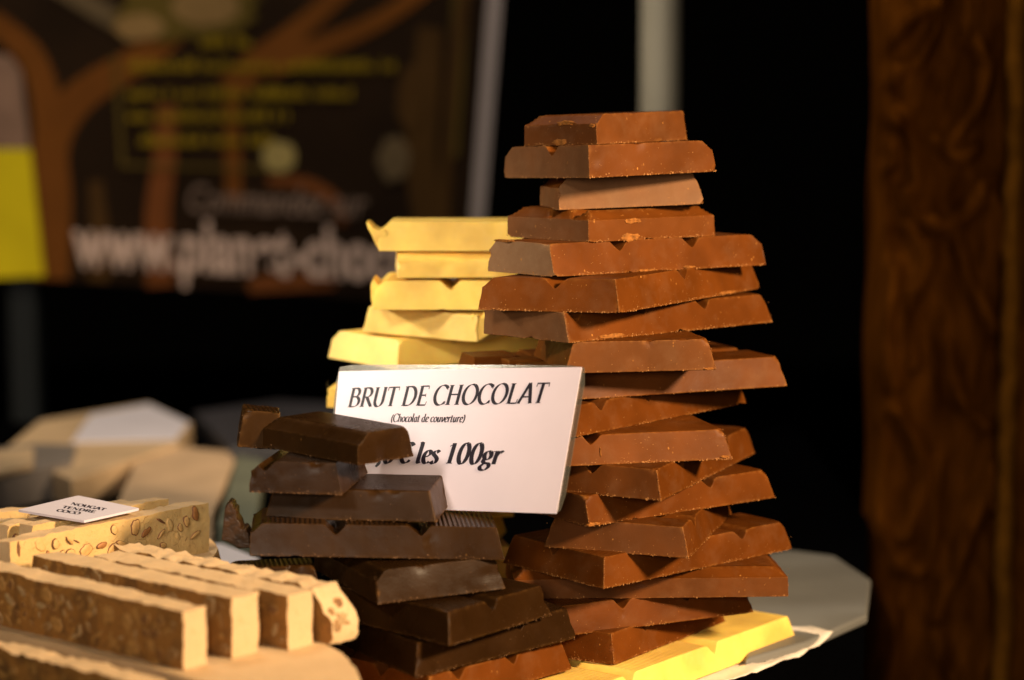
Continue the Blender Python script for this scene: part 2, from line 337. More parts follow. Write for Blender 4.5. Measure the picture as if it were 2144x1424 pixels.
MG, DG, WG = 'milk chocolate slabs in the tall stack', 'dark chocolate slabs in the front stack', 'white chocolate slabs in the rear stack'
A_ = 'auto'
milk = [  # key, thickness, kinds, grooves along A-B, grooves along A-C (photo x), bloom (AB, AC, end B, end C), crumbs, label
 ('M18', .0205, 'mmmm', [1361], [], (0,0,0,0), (60,60), 'lowest milk chocolate slab of the tall stack, its corner standing on the white slab'),
 ('M17', .0200, 'mmmm', [1307,1449], A_, (0,0,0,0), (50,10), 'milk chocolate slab with two notches, second from the bottom of the tall stack'),
 ('M16', .0200, 'ssss', [], [], (0,.10,0,0), (10,40), 'long milk chocolate slab snapped along a groove, third from the bottom of the tall stack'),
 ('M15', .0203, 'mmmm', A_, [1148], (0,0,0,0), (90,70), 'milk chocolate slab with ribbed top, fourth from the bottom of the tall stack'),
 ('M14', .0203, 'mmmm', [1466], [], (0,.1,0,0), (60,60), 'short broad milk chocolate slab, fifth from the bottom of the tall stack'),
 ('M13', .0203, 'mvmm', [1240,1501], [], (0,.12,0,0), (90,20), 'milk chocolate slab with notched right face, level with the lower edge of the price card'),
 ('M12', .0203, 'mmmm', A_, [1232], (0,.05,0,0), (70,60), 'milk chocolate slab jutting forward beside the lower right of the price card'),
 ('M11', .0203, 'mmmm', [], [1234], (0,.05,0,0), (20,90), 'pale milk chocolate slab with one notch, beside the middle right edge of the price card'),
 ('M10', .0205, 'mmmm', [1264,1368], A_, (0,0,0,0), (50,10), 'shaded milk chocolate slab with two notches, beside the upper right edge of the price card'),
 ('M9',  .0212, 'mmmm', [], A_, (.05,0,0,0), (50,10), 'long milk chocolate slab reaching far right, level with the top of the price card'),
 ('M8',  .0215, 'mvmm', [], [], (0,.12,0,0), (20,40), 'short rosy milk chocolate slab just above the top right corner of the price card'),
 ('M7',  .0208, 'mrmr', [1216,1358,1490], [], (0,.28,0,.3), (110,20), 'milk chocolate slab with three notches and a scuffed grey left end, seventh from the top'),
 ('M6',  .0222, 'mmms', [1445], [1160], (0,0,0,0), (130,70), 'dark reddish milk chocolate slab with notched left face, sixth from the top'),
 ('M5',  .0222, 'mvss', [1307,1459], [], (0,.75,0,.5), (90,50), 'long milk chocolate slab with two notches and grey left end, fifth from the top'),
 ('M4',  .0218, 'ssss', [], [1150,1196], (.05,.22,0,0), (70,30), 'milk chocolate slab snapped along grooves with sloping rim, fourth from the top'),
 ('M3',  .0220, 'msms', [], [], (.4,.3,0,0), (30,20), 'small pale rosy milk chocolate piece, third from the top'),
 ('M2',  .0222, 'vvdd', [], [1152], (.03,.30,0,0), (60,40), 'milk chocolate slab with grey left face and one notch, second from the top'),
 ('M1',  .0212, 'rsrs', [], [], (.06,.08,0,0), (40,40), 'topmost milk chocolate piece of the tall stack with a raw broken right side'),
]
info = {}
for i, (k, T, kd, gu, gv, bl, cr, lab) in enumerate(milk):
    info[k] = slab('milk_chocolate_bar', *BARS[k], T, kd, gu, gv, M_MILK, M_CRUMB_MILK, lab, 'chocolate', MG, bl, cr, seed=11+i, reach=.45 if k in ('M2', 'M6') else None)
for k, face, t, zf, ln, ht, sd in (('M1','C',.42,.72,.017,.0045,1), ('M1','C',.5,.1,.016,.005,2), ('M1','C',.06,.62,.006,.003,6), ('M4','B',.34,.62,.019,.004,3), ('M4','B',.32,.10,.02,.006,4),
        ('M5','C',.75,1.0,.026,.002,5), ('M5','B',.42,.05,.022,.0022,7), ('M5','B',.62,.08,.014,.0022,8), ('M6','B',.75,.06,.03,.003,9), ('M7','B',.2,.1,.03,.0035,10),
        ('M13','B',.02,.08,.012,.003,12), ('M11','C',.72,.42,.0012,.008,14), ('M11','C',.04,.1,.008,.002,15), ('M8','C',.05,.05,.008,.002,16)):
    o, inf = info[k]; flake(inf, o, face, t, zf, ln, ht, M_FLAKE, sd, .0008 if ht < .0035 else .0006)

dark = [
 ('D8', .0205, 'mmmm', [966,1087], A_, (0,0,0,0), (40,10), 'milk chocolate slab at the very bottom under the dark stack', M_MILK, M_CRUMB_MILK),
 ('D7', .0205, 'mmmm', [1099], [], (0,0,0,0), (60,30), 'lowest dark chocolate slab of the front stack', M_DARK, M_CRUMB_DARK),
 ('D6', .0205, 'mmmm', [1041], [], (0,0,0,0), (50,30), 'dark chocolate slab with one notch, second lowest dark slab of the front stack', M_DARK, M_CRUMB_DARK),
 ('D5', .0205, 'msmm', [], A_, (.05,.1,0,0), (40,20), 'dark chocolate slab with sloping snapped left side under the long notched one', M_DARK, M_CRUMB_DARK),
 ('D4', .0205, 'msms', [707,891], A_, (.06,.12,0,0), (70,10), 'long dark chocolate slab with two notches below the lower left of the price card', M_DARK, M_CRUMB_DARK),
 ('D3', .0198, 'mmmm', A_, [], (.15,.14,0,0), (20,40), 'dark chocolate slab with shiny ribbed top, third from the top of the front stack', M_DARK, M_CRUMB_DARK),
 ('D2', .0198, 'mmms', [], [552], (0,0,0,0), (15,40), 'thick dark chocolate piece, second from the top of the front stack', M_DARK, M_CRUMB_DARK),
 ('D1', .0205, 'rsms', [], [], (.05,.08,0,0), (30,25), 'topmost dark chocolate slab with grey sloping rim in front of the price card', M_DARK, M_CRUMB_DARK),
]
for i, (k, T, kd, gu, gv, bl, cr, lab, m1, m2) in enumerate(dark):
    nm = 'milk_chocolate_bar' if k == 'D8' else 'dark_chocolate_bar'
    info[k] = slab(nm, *BARS[k], T, kd, gu, gv, m1, m2, lab, 'chocolate', DG if k != 'D8' else MG, bl, cr, seed=51+i, bev=.0011, crumb_size=.8, **(dict(gd=.36, gw=.5) if k == 'D1' else {}))
# small broken end behind the left of the topmost dark slab, and a dark slab mostly hidden by the nougat
p = at(497, 936, 1.535)
slab('dark_chocolate_piece', p, p+Vector((.026, .006, -.0035)), p+Vector((-.004, .03, 0)), .0255, 'rrrr', [], [], M_DARK, M_CRUMB_DARK,
     'small dark chocolate end piece with ribbed top, behind the left of the topmost dark slab', 'chocolate', DG, (.2,.2,0,0), (12,5), seed=71, bev=.0008)
q = at_z(470, 1195, .107)
slab('dark_chocolate_bar', q+Vector((0,0,-.0205)), q+Vector((.062, .012, -.0205)), q+Vector((-.006, .035, -.0205)), .0205, 'mmmm', [], [], M_DARK, M_CRUMB_DARK,
     'dark chocolate slab showing only its ribbed top between the nougat and the dark stack', 'chocolate', DG, seed=72, crumbs=(10,5))
q0 = Vector((q.x, q.y, 0))
slab('dark_chocolate_bar', q0+Vector((.004,0,0)), q0+Vector((.066, .01, 0)), q0+Vector((0, .035, 0)), .0862, 'vvvv', [], [], M_DARK, M_CRUMB_DARK,
     'thick dark chocolate block hidden under the ribbed slab behind the nougat', 'chocolate', DG, seed=73, crumbs=(0,0))

white = [  # left-end values paint the light from the left into the chocolate's colour
 ('W6', .0210, 'ssms', [], [], (0,0,0,0), 'white chocolate slab whose end peeks out left of the price card'),
 ('W5', .0215, 'mmms', [956,1091], [], (0,.4,0,0), 'long white chocolate slab with two notches just above the price card'),
 ('W4', .0205, 'rrmm', [], [], (.2,.2,0,0), 'white chocolate slab with wavy broken front, fourth from the top of the rear stack'),
 ('W3', .0210, 'mmms', [], [950], (0,0,0,.4), 'white chocolate slab with one notch, third from the top of the rear stack'),
 ('W2', .0185, 'mssv', [], [], (0,0,0,.5), 'thin white chocolate piece with sloping rim, second from the top of the rear stack'),
 ('W1', .0212, 'mmms', [], [], (0,0,0,.4), 'topmost white chocolate slab with a pointed curl on its left end'),
]
for i, (k, T, kd, gu, gv, bl, lab) in enumerate(white):
    info[k] = slab('white_chocolate_bar', *BARS[k], T, kd, gu, gv, M_WHITE, M_CRUMB_WHITE, lab, 'chocolate', WG, bl, (10,8), seed=81+i, bev=.0012, crumb_size=.7)
# curls of broken white and dark chocolate standing up at the left ends
def curl(parent, pts, width, depth_, mat, seed=0):
    """pts: photo outline of the curl, extruded in depth between Y0 and Y0+width"""
    rnd = random.Random(seed); n = len(pts); v = []
    for k, (dy, s) in enumerate(((0, .94), (.25, 1), (.75, 1), (1, .9))):
        cx = sum(p[0] for p in pts)/n; cy = sum(p[1] for p in pts)/n
        for x, y in pts: v.append(at(cx+(x-cx)*s+rnd.uniform(-.7,.7), cy+(y-cy)*s+rnd.uniform(-.7,.7), depth_)+Vector((0, width*dy, 0)))
    f = [tuple(range(n-1,-1,-1)), tuple(range(3*n, 4*n))]
    for k in range(3): f += [(k*n+i, k*n+(i+1)%n, (k+1)*n+(i+1)%n, (k+1)*n+i) for i in range(n)]
    mi = parent.matrix_world.inverted()
    me = mesh('broken_spur', [mi@p for p in v], f, mat, True)
    bm = bmesh.new(); bm.from_mesh(me); bmesh.ops.recalc_face_normals(bm, faces=bm.faces); bm.to_mesh(me); bm.free()
    o = link('broken_spur', me, parent); bevel(o, .0006); return o
bpy.context.view_layer.update()
curl(info['W1'][0], [(766,464),(772,468),(781,478),(793,483),(806,478),(812,490),(806,515),(794,524),(786,512),(776,491),(770,478)], .034, 1.727, M_WHITE, 1)
curl(info['W3'][0], [(775,600),(781,583),(786,590),(792,597),(800,592),(806,600),(806,630),(798,646),(779,645),(776,625)], .04, 1.722, M_WHITE, 2)
curl(info['D4'][0], [(462,1133),(465,1112),(466,1092),(470,1062),(474,1055),(479,1050),(486,1054),(488,1064),(494,1066),(496,1085),(503,1096),(506,1110),(514,1108),(522,1118),(526,1150),(500,1151),(486,1142),(474,1136)], .02, 1.487, M_DARK_BREAK, 3)
curl(info['W4'][0], [(985,664),(992,657),(1000,672),(1006,664),(1018,655),(1030,660),(1030,700),(1002,716),(996,700)], .02, 1.7065, M_WHITE, 4)
# the rest of the rear stack, behind the price card, down to the table
rnd = random.Random(5); zt = BARS['W6'][0][2]; nb = 8; th = zt/nb
for i in range(nb):
    a = math.radians(rnd.uniform(-14, 22)); c = Vector((-.075+rnd.uniform(-.008, .012), 1.765, th*i)); ux = Vector((math.cos(a), math.sin(a), 0)); uy = Vector((-ux.y, ux.x, 0))
    A0 = c-ux*.062-uy*.042
    slab('white_chocolate_bar', A0, A0+ux*.124, A0+uy*.084, th-.0002, 'mmmm', A_, A_, M_WHITE, M_CRUMB_WHITE,
         'white chocolate slab hidden behind the price card, '+('resting on the table', 'second from the table', 'third from the table', 'fourth from the table', 'fifth from the table', 'sixth from the table', 'seventh from the table', 'just under the peeking end')[i], 'chocolate', WG, (0,0,0,0), (4,2), seed=95+i, bev=.0012)
# milk chocolate piece lying between the white stack and the card
p = at(985, 762, 1.60); 
slab('milk_chocolate_bar', at(985, 800, 1.615), at(1178, 790, 1.66), at(985, 800, 1.615)+Vector((-.012, .04, 0)), .0165, 'smmm', [1108], [], M_MILK, M_CRUMB_MILK,
     'milk chocolate piece half hidden behind the top edge of the price card', 'chocolate', MG, (.2,0,0,0), (20,5), seed=120)

# white slab on its paper under the stacks
R0 = at_z(1670, 1343, .003); e = (at_z(1459, 1424, .003)-R0).normalized(); nrm = Vector((e.y, -e.x, 0))
if nrm.y < 0: nrm = -nrm
A0 = R0+e*.40
slab('white_chocolate_bar', A0, R0, A0+nrm*.165, .0195, 'mmmm', [1331,1509], A_, M_WHITE, M_CRUMB_MILK,
     'big white chocolate slab lying on paper under the milk and dark stacks', 'chocolate', None, (0,0,0,0), (24,4), seed=130, bev=.0013, gd=.36)
M_PAPER = plain('white_wrapping_paper', (.80, .70, .58), .5, .06, 40, .0006)
nu, nv = 60, 30; v = []; f = []
for i in range(nu):
    for j in range(nv):
        s = -.01+.429*i/(nu-1); t = -.020+.19*j/(nv-1)
        p = A0-e*s+nrm*t; z = .0012
        ov = max(0, s-.402); of = max(0, -t-.004)
        z += ov*.5+of*.10+(noise.noise(p*70)*.0035 if (ov or of) else 0)+abs(noise.noise(p*30))*.0006
        if ov: p = p+e*abs(noise.noise(Vector((t*40, 1, 0))))*.014*(ov/.017)
        v.append((p.x, p.y, max(z, .0004)))
for i in range(nu-1):
    for j in range(nv-1): f.append((i*nv+j, (i+1)*nv+j, (i+1)*nv+j+1, i*nv+j+1))
o = link('wrapping_paper', mesh('wrapping_paper', v, f, M_PAPER, True), None, 'creased white wrapping paper under the big white slab', 'paper')
sm = o.modifiers.new('thick', 'SOLIDIFY'); sm.thickness = .0004; sm.offset = 1

# ------------------------------------------------------------------ lettering: broad-pen serif glyphs (cap height 1)
def arc(cx, cy, rx, ry, a0, a1, n=14):
    return [(cx+rx*math.cos(math.radians(a0+(a1-a0)*i/n)), cy+ry*math.sin(math.radians(a0+(a1-a0)*i/n))) for i in range(n+1)]
def ser(x, y, w=.12): return ('t', [(x-w, y), (x+w, y)])
def stem(x, y0=0.0, y1=1.0, s0=True, s1=True):
    r = [('p', [(x, y0), (x, (y0+y1)/2), (x, y1)])]
    if s0: r.append(ser(x, y0+.018))
    if s1: r.append(ser(x, y1-.018))
    return r
GL = {
 'B': (.68, stem(.16)+[('p', [(.16,.98)]+arc(.34,.76,.2,.22,90,-90)+[(.16,.54)]), ('p', [(.16,.54),(.34,.54)]+arc(.36,.28,.25,.26,80,-90)+[(.16,.02)])]),
 'R': (.70, stem(.16)+[('p', [(.16,.98)]+arc(.34,.74,.22,.24,90,-90)+[(.16,.5)]), ('p', [(.34,.5),(.5,.24),(.66,.02)]), ser(.66,.018,.07)]),
 'U': (.74, [('p', [(.14,1),(.14,.6)]+arc(.36,.3,.22,.3,180,360)+[(.58,.6),(.58,1)]), ser(.14,.982), ser(.58,.982,.1)]),
 'T': (.64, stem(.32, s1=False)+[('p', [(.02,.97),(.62,.97)]), ('t', [(.03,.97),(.02,.80)]), ('t', [(.61,.97),(.62,.80)])]),
 'D': (.80, stem(.16)+[('p', [(.16,.98),(.3,.98)]+arc(.36,.5,.33,.48,84,-84)+[(.3,.02),(.16,.02)])]),
 'E': (.62, stem(.16)+[('p', [(.16,.98),(.52,.98)]), ('p', [(.16,.52),(.44,.52)]), ('p', [(.16,.02),(.54,.02)]), ('t', [(.52,.98),(.53,.82)]), ('t', [(.54,.02),(.57,.2)]), ('t', [(.44,.6),(.44,.44)])]),
 'C': (.70, [('p', arc(.42,.5,.34,.5,42,318,26)), ('t', [(.67,.98),(.67,.76)]), ('t', [(.67,.03),(.68,.2)])]),
 'G': (.76, [('p', arc(.42,.5,.34,.5,42,300,26)), ('t', [(.67,.98),(.67,.76)]), ('p', [(.66,.02),(.66,.42)]), ser(.66,.42)]),
 'H': (.82, stem(.16)+stem(.64)+[('p', [(.16,.52),(.64,.52)])]),
 'O': (.82, [('p', arc(.41,.5,.34,.5,70,430,34))]),
 'L': (.60, stem(.16)+[('p', [(.16,.02),(.54,.02)]), ('t', [(.54,.02),(.57,.22)])]),
 'A': (.72, [('p', [(.05,0),(.2,.45),(.38,1)]), ('p', [(.38,1),(.5,.55),(.64,0)]), ('p', [(.15,.32),(.54,.32)]), ser(.05,.018,.09), ser(.64,.018,.1)]),
 'N': (.82, [('t', [(.14,0),(.14,1)]), ('p', [(.14,1),(.4,.5),(.66,0)]), ('t', [(.66,0),(.66,1)]), ser(.14,.018), ser(.12,.982,.09), ser(.66,.982)]),
 '(': (.30, [('p', arc(.48,.4,.36,.62,125,235))]), ')': (.30, [('p', arc(-.16,.4,.36,.62,-55,55))]),
 'h': (.52, stem(.11,0,1,False,False)+[('p', [(.11,.4)]+arc(.25,.42,.14,.2,150,10)+[(.39,.2),(.40,.04),(.48,.04)])]),
 'o': (.48, [('p', arc(.24,.31,.18,.31,70,430,26))]),
 'c': (.42, [('p', arc(.25,.31,.18,.31,48,318,20))]),
 'l': (.26, [('p', [(.03,.97),(.11,1),(.11,.5),(.11,.1),(.16,.01),(.24,.06)])]),
 'a': (.50, [('p', arc(.24,.3,.17,.3,60,300,20)), ('p', [(.38,.62),(.37,.3),(.37,.08),(.42,.01),(.48,.06)])]),
 't': (.30, [('p', [(.12,.82),(.12,.4),(.12,.1),(.17,.01),(.27,.06)]), ('t', [(.0,.6),(.28,.6)])]),
 'd': (.52, [('p', arc(.24,.3,.17,.3,60,300,20)), ('p', [(.38,1),(.38,.5),(.38,.08),(.43,.01),(.5,.06)]), ('t', [(.28,.98),(.4,.98)])]),
 'e': (.42, [('p', [(.09,.3),(.24,.34),(.37,.46)]+arc(.23,.45,.14,.17,0,110,8)+arc(.25,.31,.18,.31,120,315,16))]),
 'u': (.52, [('p', [(.04,.58),(.11,.62),(.11,.2)]+arc(.23,.17,.12,.17,180,300,8)+[(.38,.3)]), ('p', [(.39,.62),(.39,.2),(.40,.06),(.49,.05)])]),
 'v': (.44, [('p', [(.05,.62),(.12,.4),(.19,0)]), ('p', [(.19,0),(.36,.3),(.39,.62)])]),
 'r': (.38, [('p', [(.04,.58),(.11,.62),(.11,.3),(.11,0)]), ('p', [(.11,.34),(.2,.55),(.29,.62),(.36,.56)])]),
 's': (.36, [('p', [(.32,.53),(.22,.62),(.1,.56),(.09,.44),(.2,.34),(.3,.2),(.26,.04),(.14,0),(.05,.1)])]),
 'g': (.50, [('p', arc(.24,.42,.15,.2,60,420,20)), ('t', [(.36,.56),(.5,.62)]), ('p', [(.14,.26),(.1,.14),(.2,.06),(.36,.02),(.42,-.12),(.28,-.28),(.1,-.26),(.04,-.14),(.12,-.02),(.2,.05)])]),
 ',': (.26, [('p', [(.1,.08),(.16,.06),(.15,-.06),(.07,-.18)])]),
 '1': (.56, [('p', [(.30,0),(.30,.5),(.30,1)]), ('t', [(.12,.84),(.3,.98)]), ser(.30,.018,.14)]),
 '0': (.58, [('p', arc(.29,.5,.20,.5,70,430,32))]),
 '€': (.62, [('p', arc(.40,.5,.27,.5,45,315,24)), ('t', [(.02,.58),(.5,.58)]), ('t', [(.02,.42),(.46,.42)])]),
 ' ': (.26, []),
}
def smooth_line(p):
    if len(p) < 3: return p
    out = []
    for i in range(len(p)-1):
        p0, p1, p2, p3 = p[max(i-1,0)], p[i], p[i+1], p[min(i+2,len(p)-1)]
        for k in range(3):
            t = k/3; out.append(tuple(.5*((2*b)+(-a+c)*t+(2*a-5*b+4*c-d)*t*t+(-a+3*b-3*c+d)*t**3) for a, b, c, d in zip(p0,p1,p2,p3)))
    return out+[p[-1]]
def text_geo(txt, pen=.105, thin=.026, slant=.22, nib=18, track=0.0):
    """flat letter ribbons; returns verts (x, y), a small z order number, faces and the line's width"""
    V, F = [], []; x0 = 0.0; order = 0; nx, ny = math.cos(math.radians(nib)), math.sin(math.radians(nib))
    for ch in txt:
        adv, strokes = GL[ch]
        for typ, pts in strokes:
            pts = smooth_line(pts) if typ == 'p' and len(pts) < 12 else pts
            b = len(V); n = len(pts); order += 1
            for i in range(n):
                a, c = pts[max(i-1,0)], pts[min(i+1,n-1)]; dx, dy = c[0]-a[0], c[1]-a[1]; l = math.hypot(dx, dy) or 1; dx, dy = dx/l, dy/l
                w = thin if typ == 't' else thin*.8+pen*abs(dx*ny-dy*nx)
                for s in (1, -1):
                    px, py = pts[i][0]-dy*w/2*s, pts[i][1]+dx*w/2*s
                    V.append((x0+px+py*slant, py, order % 5))
            for i in range(n-1): F.append((b+2*i, b+2*i+1, b+2*i+3, b+2*i+2))
        x0 += adv+track
    return V, F, x0
def text_mesh(name, txt, place, mat, **k):
    """place(s in 0..1 along the line, y in cap heights, layer) -> point"""
    V, F, W = text_geo(txt, **k)
    me = mesh(name, [place(x/W, y, z) for x, y, z in V], F, mat)
    return me

# ------------------------------------------------------------------ price card, laminated
M_CARD = plain('card_paper', (.90, .765, .83), .45, .02, 30)
M_INK = plain('black_ink', (.012, .006, .016), .5, .1, 80)
t = NT('lamination_film'); tr = t.n('BsdfTransparent'); tr.inputs[0].default_value = (.86, .84, .78, 1); gl = t.n('BsdfGlossy'); gl.inputs['Roughness'].default_value = .12
gl.inputs['Color'].default_value = (.9, .9, .85, 1); mx = t.n('MixShader'); mx.inputs[0].default_value = .28; t.l(tr.outputs[0], mx.inputs[1]); t.l(gl.outputs[0], mx.inputs[2])
df = t.n('BsdfDiffuse'); df.inputs[0].default_value = (.45, .40, .30, 1); m2 = t.n('MixShader'); m2.inputs[0].default_value = .16; t.l(mx.outputs[0], m2.inputs[1]); t.l(df.outputs[0], m2.inputs[2])
t.l(m2.outputs[0], t.t.nodes['Material Output'].inputs['Surface']); M_FILM = t.m
SH = Vector((0, .028, 0))
s0, s1, s2 = Vector((-.1177, 1.6061, .2193))+SH, Vector((.0461, 1.4832, .2367))+SH, Vector((.034, 1.4539, .1444))+SH
SN = (s1-s0).cross(s2-s1).normalized()
if SN.y > 0: SN = -SN                                  # towards the viewer
SQ = [at_plane(x, y, s1, SN) for x, y in ((711,778),(1219,769),(1166,1076),(684,1060))]   # paper
FQ = [at_plane(x, y, s1, SN) for x, y in ((707,764),(1230,765),(1177,1075),(679,1060))]   # film
def on(q, s, t_, d=0.0):
    a = q[0].lerp(q[1], s); b = q[3].lerp(q[2], s); p = a.lerp(b, t_)
    bow = .0012*math.sin(math.pi*s)*(1-t_)             # the card bows a little
    return p+SN*(d+bow)
def sheet(name, q, d0, d1, mat, parent, corner=0.0, n=16):
    vv, ff = [], []; m = 8
    for d in (d1, d0):
        for i in range(n+1):
            for j in range(m+1):
                s, t_ = i/n, j/m
                if corner:
                    if (i in (0, n)) and (j in (0, m)): s = s+(corner if i == 0 else -corner)*.35; t_ = t_+(corner if j == 0 else -corner)*.5
                vv.append(on(q, s, t_, d))
    k = (n+1)*(m+1)
    for i in range(n):
        for j in range(m):
            a = i*(m+1)+j; ff.append((a, a+m+1, a+m+2, a+1)); ff.append((k+a, k+a+1, k+a+m+2, k+a+m+1))
    edge = [i*(m+1) for i in range(n+1)]+[n*(m+1)+j for j in range(1,m+1)]+[i*(m+1)+m for i in range(n-1,-1,-1)]+[j for j in range(m-1,0,-1)]
    for i in range(len(edge)):
        a, b = edge[i], edge[(i+1)%len(edge)]; ff.append((a, b, k+b, k+a))
    return link(name, mesh(name, vv, ff, mat), parent)
card = link('price_card', None, None, 'laminated white price card reading BRUT DE CHOCOLAT between the chocolate stacks', 'sign')
sheet('lamination', FQ, -.0004, 0.0, M_FILM, card, .03)
sheet('paper', SQ, .0003, .0006, M_CARD, card)
for nm, txt, (sa, ta), (sb, tb), cap, kw in (
        ('title', 'BRUT DE CHOCOLAT', (.052, .270), (.880, .247), .142, dict(pen=.135, thin=.036, slant=.15)),
        ('subtitle', '(Chocolat de couverture)', (.252, .378), (.570, .381), .058, dict(pen=.13, thin=.05, slant=.16)),
        ('price', '€ les 100gr', (.300, .674), (.738, .674), .145, dict(pen=.165, thin=.036, slant=.17)),
        ('price', ',0', (.205, .680), (.287, .676), .140, dict(pen=.165, thin=.036, slant=.17))):
    def place(s, y, z): return on(SQ, sa+(sb-sa)*s, ta+(tb-ta)*s-y*cap, .00075+z*.00002)
    link('lettering', text_mesh('lettering', txt, place, M_INK, **kw), card)

# ------------------------------------------------------------------ nougat
def nougat(name, col, dark, nutty, mottle=None):
    t = NT(name); f = t.noise(45, 5, .6); g = t.noise(300, 4, .6)
    c = t.mix(t.ramp(f, .35, .7), tuple(x*.9 for x in col), col)
    c = t.mix(t.math('MULTIPLY', t.ramp(g, .6, .72), nutty), c, dark)
    w = t.n('TexVoronoi', feature='DISTANCE_TO_EDGE'); w.inputs['Scale'].default_value = 90; t.l(t.n('TexCoord').outputs['Object'], w.inputs['Vector'])
    cr = t.math('MULTIPLY', t.math('LESS_THAN', w.outputs['Distance'], .025), t.ramp(t.noise(70, 3), .56, .62))
    c = t.mix(t.math('MULTIPLY', cr, nutty), c, dark)
    if mottle:
        mo = t.noise(62, 5, .62); c = t.mix(t.ramp(mo, .46, .62), c, tuple(x*.45 for x in col)); c = t.mix(t.ramp(t.noise(120, 4, .6), .58, .68), c, mottle)
    t.b.inputs['Subsurface Weight'].default_value = .2; t.b.inputs['Subsurface Radius'].default_value = (1,.7,.4); t.b.inputs['Subsurface Scale'].default_value = .004
    return t.out(c, .75, t.bump(t.math('ADD', f, g), .6, .0009))
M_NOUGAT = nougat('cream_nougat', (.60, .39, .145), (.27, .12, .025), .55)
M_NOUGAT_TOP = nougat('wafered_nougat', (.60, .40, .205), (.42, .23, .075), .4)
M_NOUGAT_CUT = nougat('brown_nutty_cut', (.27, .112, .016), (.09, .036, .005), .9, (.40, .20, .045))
M_NUT = plain('hazelnut', (.52, .30, .10), .6, .25, 250, .0004)
M_NUT_DARK = plain('roasted_nut', (.30, .12, .03), .6, .3, 250, .0004)
M_SKIN = plain('nut_skin', (.16, .06, .018), .7, .3, 300)
def nut_mesh(name, mat, squash, seed, skin=None, flat=1.0, wob=.06):
    rnd = random.Random(seed); n = 16; v = [(0,0,.0012*flat)]; f = []; idx = []
    w = [1+.12*math.sin(2*math.pi*i/n+seed)+rnd.uniform(-wob,wob) for i in range(n)]
    for r, z in ((.6,.0010),(.9,.0007),(1.0,.0004),(1.03,-.0015)):
        for i in range(n): a = 2*math.pi*i/n; v.append((.0062*r*w[i]*math.cos(a), .0062*squash*r*w[i]*math.sin(a), z*flat if z > 0 else z))
    for i in range(n): f.append((0, 1+i, 1+(i+1)%n)); idx.append(0)
    for k in range(3):
        for i in range(n): f.append((1+k*n+i, 1+(k+1)*n+i, 1+(k+1)*n+(i+1)%n, 1+k*n+(i+1)%n)); idx.append(1 if k else 0)
    return mesh(name, v, f, [mat, skin or M_SKIN], True, idx)
NUTS = [nut_mesh('nut', M_NUT, .7, 1, None, 1, .12), nut_mesh('nut', M_NUT_DARK, .5, 2, None, 1, .16), nut_mesh('nut', M_NOUGAT, .45, 3, None, .7, .16), nut_mesh('nut', M_NUT, .35, 4, None, 1, .2), nut_mesh('nut', M_NOUGAT, .6, 6, M_NUT, .6, .2), nut_mesh('nut', M_SKIN, .2, 7, None, .6, .25), nut_mesh('nut', M_NOUGAT, .75, 5, None, .8, .12)]
M_RIM = plain('pale_nut_rim', (.33, .21, .09), .7, .3, 300); M_BN = [plain('nut_in_brown_nougat', c, .7, .35, 260) for c in ((.24,.115,.03), (.34,.21,.085), (.17,.07,.016), (.32,.155,.035))]
NUTS_BROWN = [nut_mesh('nut', M_BN[0], .8, 5, M_RIM, .5, .16), nut_mesh('nut', M_BN[1], .45, 6, M_BN[0], .5, .2), nut_mesh('nut', M_BN[2], .65, 7, M_BN[3], .5, .2), nut_mesh('nut', M_BN[3], .35, 8, M_BN[2], .5, .22), nut_mesh('nut', M_BN[3], .75, 9, M_BN[3], .4, .2)]
